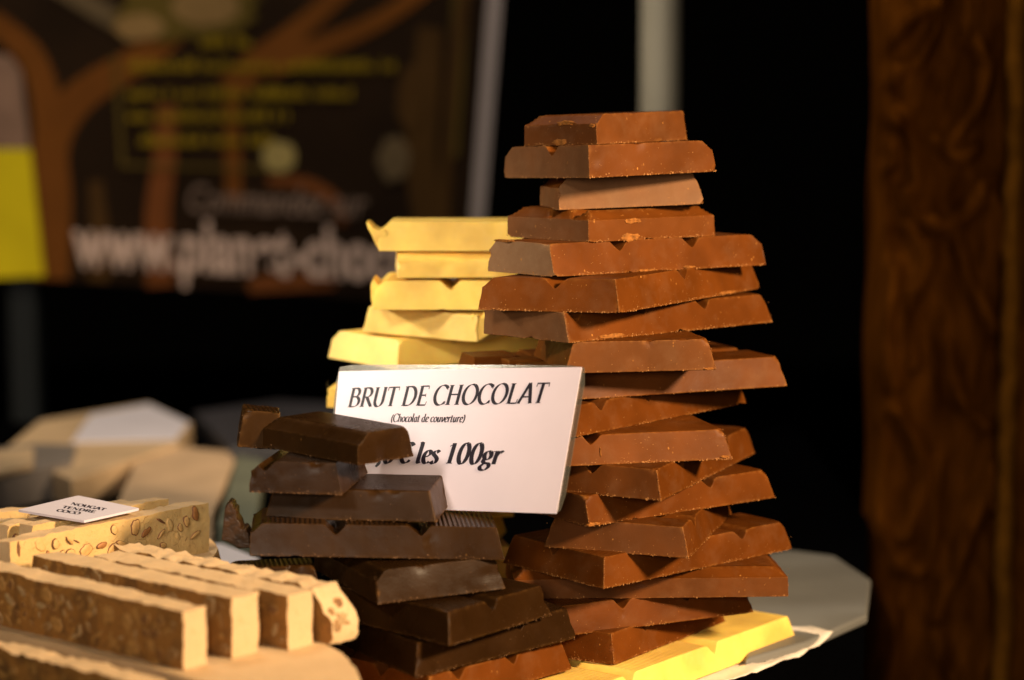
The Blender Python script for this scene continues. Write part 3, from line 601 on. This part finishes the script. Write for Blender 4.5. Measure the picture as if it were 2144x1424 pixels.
def rough_slice(name, P, D, Nn, L, th, H, mats, label, group, seed, nuts=0, amp=.0012, nut_scale=1.0, round_end=0.0, lean=0.0, nutside=-1):
    """P near lower corner, D along the slice, Nn across it (thickness), upright; mats = (cut side, top and ends)"""
    P, D, Nn = Vector(P), Vector(D).normalized(), Vector(Nn).normalized(); Z = Vector((0,0,1)); so = Vector((seed*3.1, seed*1.7, seed*.9)); rnd = random.Random(seed)
    na, nb, nc = max(6, round(L/.004)), max(4, round(th/.004)), max(6, round(H/.004))
    key = {}; V, F, I = [], [], []
    def vert(i, j, k):
        if (i,j,k) not in key:
            a, b, c = i/na*L, j/nb*th, k/nc*H
            if round_end: a += round_end*((c/H)**2.2)*(1-a/L)
            p = D*a+Nn*(b+lean*c)+Z*c
            ed = (i in (0,na))+(j in (0,nb))+(k in (0,nc))
            q = noise.noise_vector(p*130+so)*amp*.7+noise.noise_vector(p*420+so)*amp*(.5 if ed < 2 else .65)+noise.noise_vector(p*45+so)*amp*.8
            if k == 0: q.z = 0
            key[i,j,k] = len(V); V.append(p+q)
        return key[i,j,k]
    def quad(a, b, c, d, m): F.append((vert(*a), vert(*b), vert(*c), vert(*d))); I.append(m)
    for i in range(na):
        for k in range(nc):
            quad((i,0,k),(i,0,k+1),(i+1,0,k+1),(i+1,0,k),0); quad((i,nb,k),(i+1,nb,k),(i+1,nb,k+1),(i,nb,k+1),0)
        for j in range(nb):
            quad((i,j,nc),(i,j+1,nc),(i+1,j+1,nc),(i+1,j,nc),1); quad((i,j,0),(i+1,j,0),(i+1,j+1,0),(i,j+1,0),1)
    for j in range(nb):
        for k in range(nc):
            quad((0,j,k),(0,j+1,k),(0,j+1,k+1),(0,j,k+1),1); quad((na,j,k),(na,j,k+1),(na,j+1,k+1),(na,j+1,k),1)
    me = mesh(name, V, F, mats, True, I)
    bm = bmesh.new(); bm.from_mesh(me); bmesh.ops.recalc_face_normals(bm, faces=bm.faces); bm.to_mesh(me); bm.free()
    o = link(name, me, None, label, 'nougat', group); o.location = P
    me.set_sharp_from_angle(angle=math.radians(50))
    out = -Nn if nutside < 0 else Nn; base = Vector((0,0,0)) if nutside < 0 else Nn*th
    put = []
    for _ in range(nuts*6):
        if len(put) >= nuts: break
        a, c = rnd.uniform(.006, L-.006), rnd.uniform(.004, H-.005); s = rnd.uniform(.5, 1.05)*nut_scale if mats[0] is M_NOUGAT else rnd.uniform(.3, .95)*nut_scale
        if any(math.hypot(a-x, c-y) < .0065*(s+r)*.9 for x, y, r in put): continue
        put.append((a, c, s)); n_ = link('nut', rnd.choice(NUTS if mats[0] is M_NOUGAT else NUTS_BROWN), o)
        rot = Matrix((D, out.cross(D), out)).transposed().to_4x4()@Matrix.Rotation(rnd.uniform(0, 6.28), 4, 'Z')
        n_.matrix_local = Matrix.Translation(base+D*a+Z*c+Nn*lean*c+out*.0004)@rot@Matrix.Diagonal((s, s, rnd.uniform(.6, 1.1), 1))
    return o
ZN = .081
def wheel(name, cx, cy, r, zt, cut_p, cut_n, label, seed):
    pts = []; n = 96; so = Vector((seed, 2, 3))
    for i in range(n):
        a = 2*math.pi*i/n; p = Vector((cx+r*math.cos(a), cy+r*math.sin(a), 0))
        if cut_p is not None:
            d = (p-cut_p).dot(cut_n)
            if d < 0: p = p-cut_n*d
        pts.append(p)
    V, F, I = [], [], []; rows = 12
    for k in range(rows+1):
        for p in pts:
            rr = 1.0-.018*(k/rows)-(.012 if k == rows else 0); q = Vector((cx+(p.x-cx)*rr, cy+(p.y-cy)*rr, zt*k/rows))
            V.append(q+noise.noise_vector(q*60+so)*.0012*Vector((1,1,0)).length if 0 < k else q)
    for k in range(rows):
        for i in range(n): F.append((k*n+i, k*n+(i+1)%n, (k+1)*n+(i+1)%n, (k+1)*n+i)); I.append(0)
    top = rows*n; prev = top
    for s in (.8, .55, .3):
        b = len(V)
        for i in range(n):
            q = V[top+i]; c = Vector((sum(p.x for p in pts)/n, sum(p.y for p in pts)/n, zt)); q = c.lerp(q, s); q.z = zt+noise.noise(q*55+so)*.0008; V.append(q)
        for i in range(n): F.append((prev+i, prev+(i+1)%n, b+(i+1)%n, b+i)); I.append(0)
        prev = b
    F.append(tuple(prev+i for i in range(n))); I.append(0); F.append(tuple(range(n-1,-1,-1))); I.append(0)
    o = link(name, mesh(name, V, F, [M_NOUGAT_TOP], True, I), None, label, 'nougat'); o.data.set_sharp_from_angle(angle=math.radians(45)); return o
Pb = at_z(385, 1404, ZN); Pl = at_z(0, 1309, ZN); DN = (Pl-Pb).normalized(); NN = Vector((-DN.y, DN.x, 0))
if NN.y < 0: NN = -NN
wheel('nougat_cake', -.262, 1.285, .180, ZN, Pb-NN*.006, NN, 'big pale round nougat block under the standing slices at the front', 1)
NG = 'nougat slices standing at the front'
def reach(P, x, y, z): return max(.05, (at_z(x, y, z)-P).dot(DN))
Pc, Pd, Pe = at_z(488, 1381, ZN), at_z(604, 1362, ZN), at_z(695, 1351, ZN)
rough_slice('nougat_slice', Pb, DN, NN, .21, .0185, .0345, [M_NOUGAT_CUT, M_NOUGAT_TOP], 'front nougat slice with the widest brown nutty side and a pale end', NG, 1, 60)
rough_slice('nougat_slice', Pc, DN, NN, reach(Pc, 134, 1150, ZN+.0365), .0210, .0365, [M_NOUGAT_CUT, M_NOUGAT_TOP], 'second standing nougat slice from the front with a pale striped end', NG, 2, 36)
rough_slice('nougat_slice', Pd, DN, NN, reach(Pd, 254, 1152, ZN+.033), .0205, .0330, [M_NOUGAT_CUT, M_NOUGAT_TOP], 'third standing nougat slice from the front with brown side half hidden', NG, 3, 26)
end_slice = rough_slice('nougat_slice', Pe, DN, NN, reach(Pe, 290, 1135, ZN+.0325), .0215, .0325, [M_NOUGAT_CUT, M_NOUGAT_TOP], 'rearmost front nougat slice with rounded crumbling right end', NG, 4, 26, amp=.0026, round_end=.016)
rnd = random.Random(44)
for _ in range(9):
    c = rnd.uniform(.004, .029); b = rnd.uniform(.003, .0185); s = rnd.uniform(.35, .8); n_ = link('nut', rnd.choice(NUTS_BROWN), end_slice)
    out = (-DN+Vector((0, 0, .45))).normalized(); ax = NN; rot = Matrix((ax, out.cross(ax), out)).transposed().to_4x4()@Matrix.Rotation(rnd.uniform(0, 6), 4, 'Z')
    n_.matrix_local = Matrix.Translation(DN*(.016*(c/.0325)**2.2-.0006)+NN*b+Vector((0, 0, c)))@rot@Matrix.Diagonal((s, s, 1, 1))
Pa = at_z(300, 1432, .086); Pa.z = 0
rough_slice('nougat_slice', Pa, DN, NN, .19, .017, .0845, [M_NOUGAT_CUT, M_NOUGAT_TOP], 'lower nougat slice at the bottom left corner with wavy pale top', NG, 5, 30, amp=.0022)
# the rear nougat with the name card on it
ZR = .088
wheel('nougat_cake', -.345, 1.60, .142, ZR, None, None, 'rear nougat block hidden under the slices that carry the name card', 2)
RG = 'nougat slices at the rear under the name card'
f0, f1 = at_z(437, 1052, ZR+.035), at_z(21, 1136, ZR+.035); f0.z = f1.z = ZR; DR = (f1-f0).normalized(); LF = (f1-f0).length; NR = Vector((-DR.y, DR.x, 0))
if NR.y < 0: NR = -NR
def rear(P, L, th, H, lab, sd, nuts, sc=1.0): return rough_slice('nougat_slice', P, DR, NR, L, th, H, [M_NOUGAT, M_NOUGAT_TOP], lab, RG, sd, nuts, nut_scale=sc, amp=.0013)
rear(f0, LF, .016, .0350, 'large cream nougat slice with hazelnuts, nearest the viewer under the name card', 11, 46, .95)
rear(f0+NR*.024+DR*.016, .12, .014, .0365, 'cream nougat slice behind the largest one, under the right of the name card', 12, 10)
rear(f0+NR*.045+DR*.030, .11, .014, .0345, 'rearmost cream nougat slice with ragged top behind the name card', 13, 8)
g0 = at_z(86, 1176, ZR)
rough_slice('nougat_slice', g0, (-1, .05, 0), (.05, 1, 0), .06, .014, .027, [M_NOUGAT, M_NOUGAT_TOP], 'short nougat slice with a dark nut at the left edge of the photo', RG, 14, 8, nut_scale=1.3)
g1 = at_z(60, 1146, ZR)
rough_slice('nougat_slice', g1, (-1, -.12, 0), (-.12, 1, 0), .06, .012, .026, [M_NOUGAT, M_NOUGAT_TOP], 'thin nougat slice at the left edge behind the one with the dark nut', RG, 15, 3)
# name card resting on the slices
zc = .1265
NQ = [at_z(38, 1072, zc), at_z(164, 1042, zc), at_z(292, 1069, zc), at_z(176, 1095, zc)]
nc = link('name_card', None, None, 'small white card lettered NOUGAT TENDRE COCO lying on the rear nougat', 'sign')
out = []; 
for i in range(4):
    a, b, c = NQ[i-1], NQ[i], NQ[(i+1)%4]
    for s in (.06, .03, 0): out.append(b.lerp(a, s)) if s else out.append(b.lerp(a, .008).lerp(b.lerp(c, .008), .5))
    for s in (.03, .06): out.append(b.lerp(c, s))
out = out[::-1]
me = mesh('paper', *prism_geo([(p.x, p.y) for p in out], zc, zc+.0016), plain('name_card_paper', (.60, .54, .60), .5, .02, 30))
bm = bmesh.new(); bm.from_mesh(me); bmesh.ops.recalc_face_normals(bm, faces=bm.faces); bm.to_mesh(me); bm.free()
link('paper', me, nc)
for txt, (xa, ya), (xb, yb), h_ in (('NOUGAT', (147,1056), (219,1069), 7.6), ('TENDRE', (129,1063), (198,1074), 7.6), ('COCO', (117,1070), (166,1077), 7.6)):
    def place2(s, y, z):
        p = at_z(xa+(xb-xa)*s+y*h_*.55, ya+(yb-ya)*s-y*h_*.62, zc+.0018+z*.00002); return p
    link('lettering', text_mesh('lettering', txt, place2, M_INK, pen=.17, thin=.05, slant=.05), nc)

# ------------------------------------------------------------------ things behind, out of focus
def px_box(name, quad, z, z0, mat, label, cat, parent=None, bev=.002):
    pts = [at_z(x, y, z) for x, y in quad]; a = sum(pts[i].x*pts[(i+1)%len(pts)].y-pts[(i+1)%len(pts)].x*pts[i].y for i in range(len(pts)))
    if a < 0: pts = pts[::-1]
    me = mesh(name, *prism_geo([(p.x, p.y) for p in pts], z0, z), mat); o = link(name, me, parent, label, cat); bevel(o, bev); return o
M_TAN = plain('tan_cardboard', (.50, .36, .22), .6, .2, 14)
M_TAN2 = plain('kraft_paper', (.52, .36, .22), .7, .2, 14)
M_GREY = plain('grey_board', (.16, .14, .13), .6, .15, 20)
M_GREEN = plain('grey_green_board', (.13, .14, .10), .6, .15, 20)
M_DKGREY = plain('dark_blue_grey_board', (.035, .037, .048), .4, .2, 20)
M_PALE_BLUE = plain('pale_blue_patch', (.78, .76, .88), .3, .05, 20)
M_PLATE = plain('grey_plate', (.155, .148, .13), .55, .1, 12)
b1 = px_box('cardboard_box', [(8,940),(82,880),(312,843),(402,885),(372,930),(150,1004)], .030, 0, M_TAN, 'low tan cardboard box with pale blue patch far left behind the nougat', 'box')
px_box('pale_sheet', [(150,925),(190,868),(312,846),(396,884),(366,920)], .0312, .0302, M_PALE_BLUE, None, None, b1, .0002)  # thin pale blue sheet over part of the box top
px_box('paper_pouch', [(292,945),(330,932),(478,944),(492,960),(445,1078),(240,1064)], .026, 0, M_TAN2, 'tan paper pouch lying behind the rear nougat', 'pouch')
px_box('cardboard_box', [(496,952),(552,962),(536,1110),(455,1095)], .024, 0, M_GREEN, 'grey green box between the tan pouch and the dark stack', 'box')
b2 = px_box('cardboard_box', [(-60,1010),(8,992),(150,966),(160,930),(72,928),(-60,945)], .036, 0, M_GREY, 'grey box with tan lid at the left edge behind the name card', 'box')
px_box('lid', [(-60,1003),(6,985),(70,970),(70,936),(-60,947)], .044, .0365, M_TAN, None, None, b2)
px_box('cardboard_box', [(405,862),(580,838),(735,846),(720,925),(480,938)], .020, 0, M_DKGREY, 'flat dark grey box behind the top of the dark chocolate stack', 'box')
px_box('paper_sheet', [(400,1135),(470,1138),(545,1168),(520,1190),(420,1186)], .035, 0, plain('white_paper_block', (.72,.68,.74), .5, .03, 30), 'white paper packet left of the dark stack behind the nougat', 'paper')
px_box('grey_plate', [(1560,1165),(1650,1150),(1750,1163),(1824,1212),(1816,1287),(1690,1343),(1560,1380)], .008, 0, M_PLATE, 'blurred grey plate on the table right of the tall stack', 'plate', bev=.003)
# grey post
M_POST = plain('grey_post', (.46, .43, .34), .5, .08, 8)
pp = at(1381, 230, 2.62); n = 24; r_ = .0218
V = [(pp.x+r_*math.cos(2*math.pi*i/n), 2.62+r_*math.sin(2*math.pi*i/n)) for i in range(n)]
post = link('post', None, None, 'pale grey upright post behind the tall stack', 'post')
link('tube', mesh('tube', *prism_geo(V, .006, 1.1), M_POST, False), post)
link('foot', mesh('foot', *box_geo(pp.x-.05, pp.x+.05, 2.57, 2.67, 0, .0058), M_POST), post)

# carved wooden post on the right
M_WOOD = NT('carved_dark_wood'); tt = M_WOOD; fz = tt.n('Mapping'); fz.inputs['Scale'].default_value = (1, 1, .18); tt.l(tt.n('TexCoord').outputs['Object'], fz.inputs['Vector'])
fa = tt.noise(70, 5, .6, vec=fz.outputs[0])
M_WOOD = tt.out(tt.mix(tt.ramp(fa, .3, .75), (.036, .0100, .0008), (.150, .047, .0042)), .5, tt.bump(fa, .6, .004)); M_WOOD.node_tree.nodes['Principled BSDF'].inputs['Specular IOR Level'].default_value = .0
YW = 2.16; w0 = at(1826, 712, YW).x; w1 = at(2110, 712, YW).x; WW = w1-w0
ridges = [  # carved tendrils (photo pixels), width and height in mm
 ([(1850,240),(1890,270),(1915,340),(1915,400)], 9, 16), ([(1850,90),(1900,40),(1960,10)], 10, 14), ([(1850,300),(1870,330),(1850,350)], 9, 12),
 ([(1900,400),(1915,450),(1980,470),(2030,430),(2060,380)], 11, 16), ([(1995,490),(2030,600),(2075,680)], 8, 14), ([(1960,60),(1920,120),(1880,150),(1850,170)], 8, 11),
 ([(2050,380),(2090,440),(2095,520)], 7, 11), ([(1900,470),(1930,540),(1900,640),(1910,760)], 9, 11), ([(2010,80),(2060,130),(2040,220),(1980,300)], 9, 12), ([(1960,290),(2000,330),(2040,310)], 8, 12),
 ([(1980,720),(2000,820),(2060,890)], 8, 12), ([(1880,860),(1910,920),(1930,1000),(1900,1120)], 9, 13), ([(2080,960),(2040,1080),(1990,1200),(1960,1290)], 9, 13), ([(1890,1180),(1930,1190),(1950,1090),(1960,960)], 8, 12),
 ([(2060,1000),(2075,1040),(2070,1060)], 8, 10), ([(1850,1240),(1870,1320),(1850,1424)], 9, 10), ([(1960,1330),(1970,1380),(2000,1424)], 9, 10), ([(1870,560),(1860,680),(1870,800)], 10, 9)]
segs = []
for pts, wd, hh in ridges:
    q = [at(x, y, YW) for x, y in smooth_line(pts)]
    for a, b in zip(q, q[1:]): segs.append((a.x, a.z, b.x, b.z, wd/1000, hh/1000))
def relief(x, z):
    hgt = 0
    for ax, az, bx, bz, wd, hh in segs:
        dx, dz = bx-ax, bz-az; L2 = dx*dx+dz*dz or 1e-9; t_ = max(0, min(1, ((x-ax)*dx+(z-az)*dz)/L2)); d2 = (x-ax-dx*t_)**2+(z-az-dz*t_)**2
        if d2 < (3*wd)**2: hgt = max(hgt, hh*math.exp(-d2/(wd*wd)))
    q = Vector((x*26+1.2*noise.noise(Vector((x*9, z*7, 4))), z*7, 1.3))
    return 1.3*hgt+.010*(1-abs(noise.noise(q)*2))**2+.004*noise.noise(q*2.7)+.0022*noise.noise(q*7)
zb, zt_ = -.75, .62; nx, nz = 64, 300; V, F = [], []
for k in range(nz+1):
    z = zb+(zt_-zb)*k/nz
    for i in range(nx+1):
        s = i/nx; x = w0+WW*s*1.0; edge = min(1, min(s, 1-s)*9); y = YW+.045*(1-math.sqrt(max(0, 1-(1-edge)**2)))-relief(x, z)*min(1, edge+.25)
        V.append((x+noise.noise(Vector((z*9, s, 0)))*.004*(1-s), y, z))
for k in range(nz):
    for i in range(nx): a = k*(nx+1)+i; F.append((a, a+1, a+nx+2, a+nx+1))
b0 = len(V)
for k in range(nz+1):
    z = zb+(zt_-zb)*k/nz; V += [(w0+.03, YW+.16, z), (w1, YW+.16, z)]
for k in range(nz):
    F.append((k*(nx+1), (k+1)*(nx+1), b0+2*k+2, b0+2*k)); F.append((k*(nx+1)+nx, b0+2*k+1, b0+2*k+3, (k+1)*(nx+1)+nx)); F.append((b0+2*k, b0+2*k+2, b0+2*k+3, b0+2*k+1))
wood = link('carved_wooden_post', None, None, 'tall dark brown carved wooden post at the right edge', 'carving')
link('carved_panel', mesh('carved_panel', V, F, M_WOOD, True), wood)
# raised moulding and the next panel to its right
V, F = [], []; n = 12
xs = at(2107, 712, YW).x
for k in range(81):
    z = -.75+1.37*k/80; c = xs+.0025*noise.noise(Vector((z*16, 3, 1)))+.003*noise.noise(Vector((z*40, 7, 1)))
    for i in range(n): a = 2*math.pi*i/n; V.append((c+.0085*math.cos(a), YW-.012+.0135*math.sin(a)+.003*noise.noise(Vector((z*50, a, 2))), z))
for k in range(80):
    for i in range(n): F.append((k*n+i, k*n+(i+1)%n, (k+1)*n+(i+1)%n, (k+1)*n+i))
link('moulding', mesh('moulding', V, F, plain('worn_moulding_wood', (.15, .058, .006), .6, .35, 40, .002, spec=.0), True), wood)
V, F = [], []
for k in range(121):
    z = -.75+1.37*k/120
    for i in range(13):
        x = w1+.006+.07*i/12; V.append((x, YW+.012-relief(x-.09, z+.11)*.8, z))
    V.append((w1+.076, YW+.16, z)); V.append((w1+.006, YW+.16, z))
for k in range(120):
    for i in range(15): F.append((k*15+i, k*15+(i+1)%15, (k+1)*15+(i+1)%15, (k+1)*15+i))
link('side_panel', mesh('side_panel', V, F, M_WOOD, True), wood)

# ------------------------------------------------------------------ banner
YB = 3.15
pA, pB, pC = at(1052, -40, YB+.04), at(1010, 450, YB-.02), at(0, 580, YB-.10)
BN = (pB-pA).cross(pC-pB).normalized()
if BN.y > 0: BN = -BN
def bp(x, y, d=0.0): return at_plane(x, y, pB, BN)+BN*d
M_BAN = plain('banner_print', (.013, .0065, .0028), .8, .3, 6, spec=.06)
M_BEDGE = plain('banner_white_edge', (.24, .20, .20), .5, .05, 8)
inks = {k: plain('ink_'+k, c, .8, .18, 9, spec=.06) for k, c in dict(branch=(.105, .036, .006), rust=(.115, .037, .010), cream=(.17, .105, .040), olive=(.075, .052, .010), yellow=(.19, .13, .006), white=(.42, .31, .27), pale=(.085, .06, .032), sun=(.24, .19, .07), dim=(.045, .022, .006), script=(.15, .105, .085)).items()}
banner = link('banner', None, None, 'dark brown printed banner with a web address behind the white chocolate', 'banner')
def flat(name, pts, d, mat, parent, thick=.0):
    v = [bp(x, y, d) for x, y in pts]; n = len(v); f = [tuple(range(n))]
    if thick:
        v += [p-BN*thick for p in v]; f += [tuple(range(2*n-1, n-1, -1))]+[(i, n+i, n+(i+1)%n, (i+1)%n) for i in range(n)]
    me = mesh(name, v, f, mat); bm = bmesh.new(); bm.from_mesh(me); bmesh.ops.recalc_face_normals(bm, faces=bm.faces)
    bm.to_mesh(me); bm.free(); return link(name, me, parent)
flat('panel', [(-260,-220),(1040,-220),(1022,-20),(985,460),(972,640),(760,622),(400,600),(0,582),(-260,570)], 0, M_BAN, banner, .006)
flat('edge_strip', [(1040,-220),(1070,-220),(1052,-20),(1014,450),(998,642),(972,640),(985,460),(1022,-20)], .0006, M_BEDGE, banner, .008)
def ribbon(name, pts, widths, d, mat):
    p = smooth_line(pts); n = len(p); v = []
    for i in range(n):
        a, c = p[max(i-1,0)], p[min(i+1,n-1)]; dx, dy = c[0]-a[0], c[1]-a[1]; l = math.hypot(dx, dy) or 1
        t_ = i/(n-1)*(len(widths)-1); k = min(int(t_), len(widths)-2); w = widths[k]+(widths[k+1]-widths[k])*(t_-k)
        v += [bp(p[i][0]-dy/l*w/2, p[i][1]+dx/l*w/2, d), bp(p[i][0]+dy/l*w/2, p[i][1]-dx/l*w/2, d)]
    return link(name, mesh(name, v, [(2*i, 2*i+1, 2*i+3, 2*i+2) for i in range(n-1)], mat), banner)
dd = [.001]
def nd(): dd[0] += .0004; return dd[0]
for pts, w, ink in (([(105,585),(110,420),(108,300),(170,200),(300,120),(380,50),(430,-60)], (80,80,75,70,60,50,40), 'branch'), ([(110,330),(95,200),(60,110),(-20,40)], (70,60,55,45), 'branch'),
        ([(335,600),(330,450),(345,330),(348,220)], (58,52,48,40), 'rust'), ([(490,430),(487,300),(485,170)], (34,36,26), 'branch'), ([(480,190),(540,130),(640,50),(740,-40)], (60,55,45,40), 'branch'),
        ([(560,140),(680,95),(800,40),(900,-30)], (55,45,38,34), 'branch'), ([(205,590),(210,500),(200,380)], (44,38,28), 'dim'), ([(560,380),(640,385),(700,420),(720,470)], (18,26,26,18), 'rust'), ([(520,600),(600,590),(700,590)], (30,40,30), 'rust'),
        ([(120,-30),(220,30),(300,70)], (40,45,40), 'pale'), ([(900,60),(890,200),(880,330),(900,480)], (50,60,66,60), 'dim'), ([(965,-30),(955,150),(945,330)], (30,30,26), 'olive'), ([(1000,-200),(955,100),(930,420),(925,620)], (28,26,24,20), 'dim')):
    ribbon('printed_branch', pts, w, nd(), inks[ink])
def blob(cx, cy, rx, ry, ink, seed=0):
    rnd = random.Random(seed); flat('printed_patch', [(cx+rx*math.cos(a*math.pi/12)*rnd.uniform(.85,1.1), cy+ry*math.sin(a*math.pi/12)*rnd.uniform(.85,1.1)) for a in range(24)], nd(), inks[ink], banner)
blob(390, 20, 150, 70, 'olive', 1); blob(290, 60, 55, 28, 'cream', 2); blob(430, 10, 70, 50, 'cream', 5); blob(585, 330, 36, 34, 'sun', 3); blob(825, 335, 34, 48, 'pale', 4); blob(860, 210, 30, 70, 'dim', 6)
rnd = random.Random(8)
for y, xa, xb in ((92,410,525), (141,270,822), (199,270,738), (246,270,602), (297,270,560)):          # unreadable yellow lines: rows of small strokes
    v, f = [], []; x = xa; d = nd()
    while x < xb:
        w = rnd.uniform(5, 9); hgt = rnd.choice((10, 10, 15, 17))
        if rnd.random() < .13: x += 12; continue
        b = len(v); v += [bp(x, y+10, d), bp(x+w, y+10, d), bp(x+w, y+10-hgt*1.4, d), bp(x, y+10-hgt*1.4, d)]; f.append((b, b+1, b+2, b+3)); x += w+rnd.uniform(3, 6)
    link('printed_line', mesh('printed_line', v, f, inks['yellow']), banner)
for q in (([(238,120),(246,120),(262,352),(254,352)]), ([(254,345),(560,352),(560,358),(254,351)])): flat('printed_line', q, nd(), inks['olive'], banner)
def font_text(txt, xa, ya, xb, yb, cap, ink, shear=0.0, bold=0.0):
    cu = bpy.data.curves.new('t', 'FONT'); cu.body = txt; cu.offset = bold; cu.shear = shear; o = bpy.data.objects.new('t', cu); COL.objects.link(o)
    dg = bpy.context.evaluated_depsgraph_get(); me = bpy.data.meshes.new_from_object(o.evaluated_get(dg)); bpy.data.objects.remove(o)
    W = max(v.co.x for v in me.vertices); d = nd()
    for v in me.vertices:
        s = v.co.x/W; v.co = bp(xa+(xb-xa)*s, ya+(yb-ya)*s-v.co.y/.7*cap, d)
    me.materials.clear(); me.materials.append(inks[ink]); link('lettering', me, banner)
font_text('Commandez sur', 388, 444, 768, 456, 56, 'script', .3, .012)
font_text('www.planet-chocolat', 158, 556, 960, 594, 104, 'white', 0, .03)
# poster in front of the banner at the left edge
YP = YB-.16
def pq(x, y, d=0.0): return at(x, y, YP-d)
poster = link('poster', None, None, 'yellow and brown poster cut by the left edge of the photo', 'poster')
def slabq(name, pts, mat, d=0.0, th=.004):
    v = [pq(x, y, d) for x, y in pts]; n = len(v); v += [p+Vector((0, th, 0)) for p in v]
    me = mesh(name, v, [tuple(range(n)), tuple(range(2*n-1, n-1, -1))]+[(i, n+i, n+(i+1)%n, (i+1)%n) for i in range(n)], mat); bm = bmesh.new(); bm.from_mesh(me); bmesh.ops.recalc_face_normals(bm, faces=bm.faces); bm.to_mesh(me); bm.free()
    return link(name, me, poster)
slabq('upper_panel', [(-200,90),(20,116),(44,150),(62,311),(-200,311)], plain('taupe_print', (.16, .10, .075), .8, .3, 20, spec=.1))
slabq('lower_panel', [(-200,312),(63,312),(92,578),(-200,592)], plain('yellow_print', (.48, .40, .008), .8, .15, 10, spec=.1))
M_LEG = plain('dark_blue_metal', (.006, .011, .016), .5, .1, 10)
lx = at(28, 700, YB-.05).x
stand = link('banner_stand', None, None, 'dark blue upright leg under the banner at the left edge', 'stand')
link('leg', mesh('leg', *box_geo(lx-.018, lx+.018, YB+.01, YB+.05, -.742, 1.1), M_LEG), stand)
link('foot', mesh('foot', *box_geo(lx-.06, lx+.06, YB-.1, YB+.16, -.75, -.7425), M_LEG), stand)
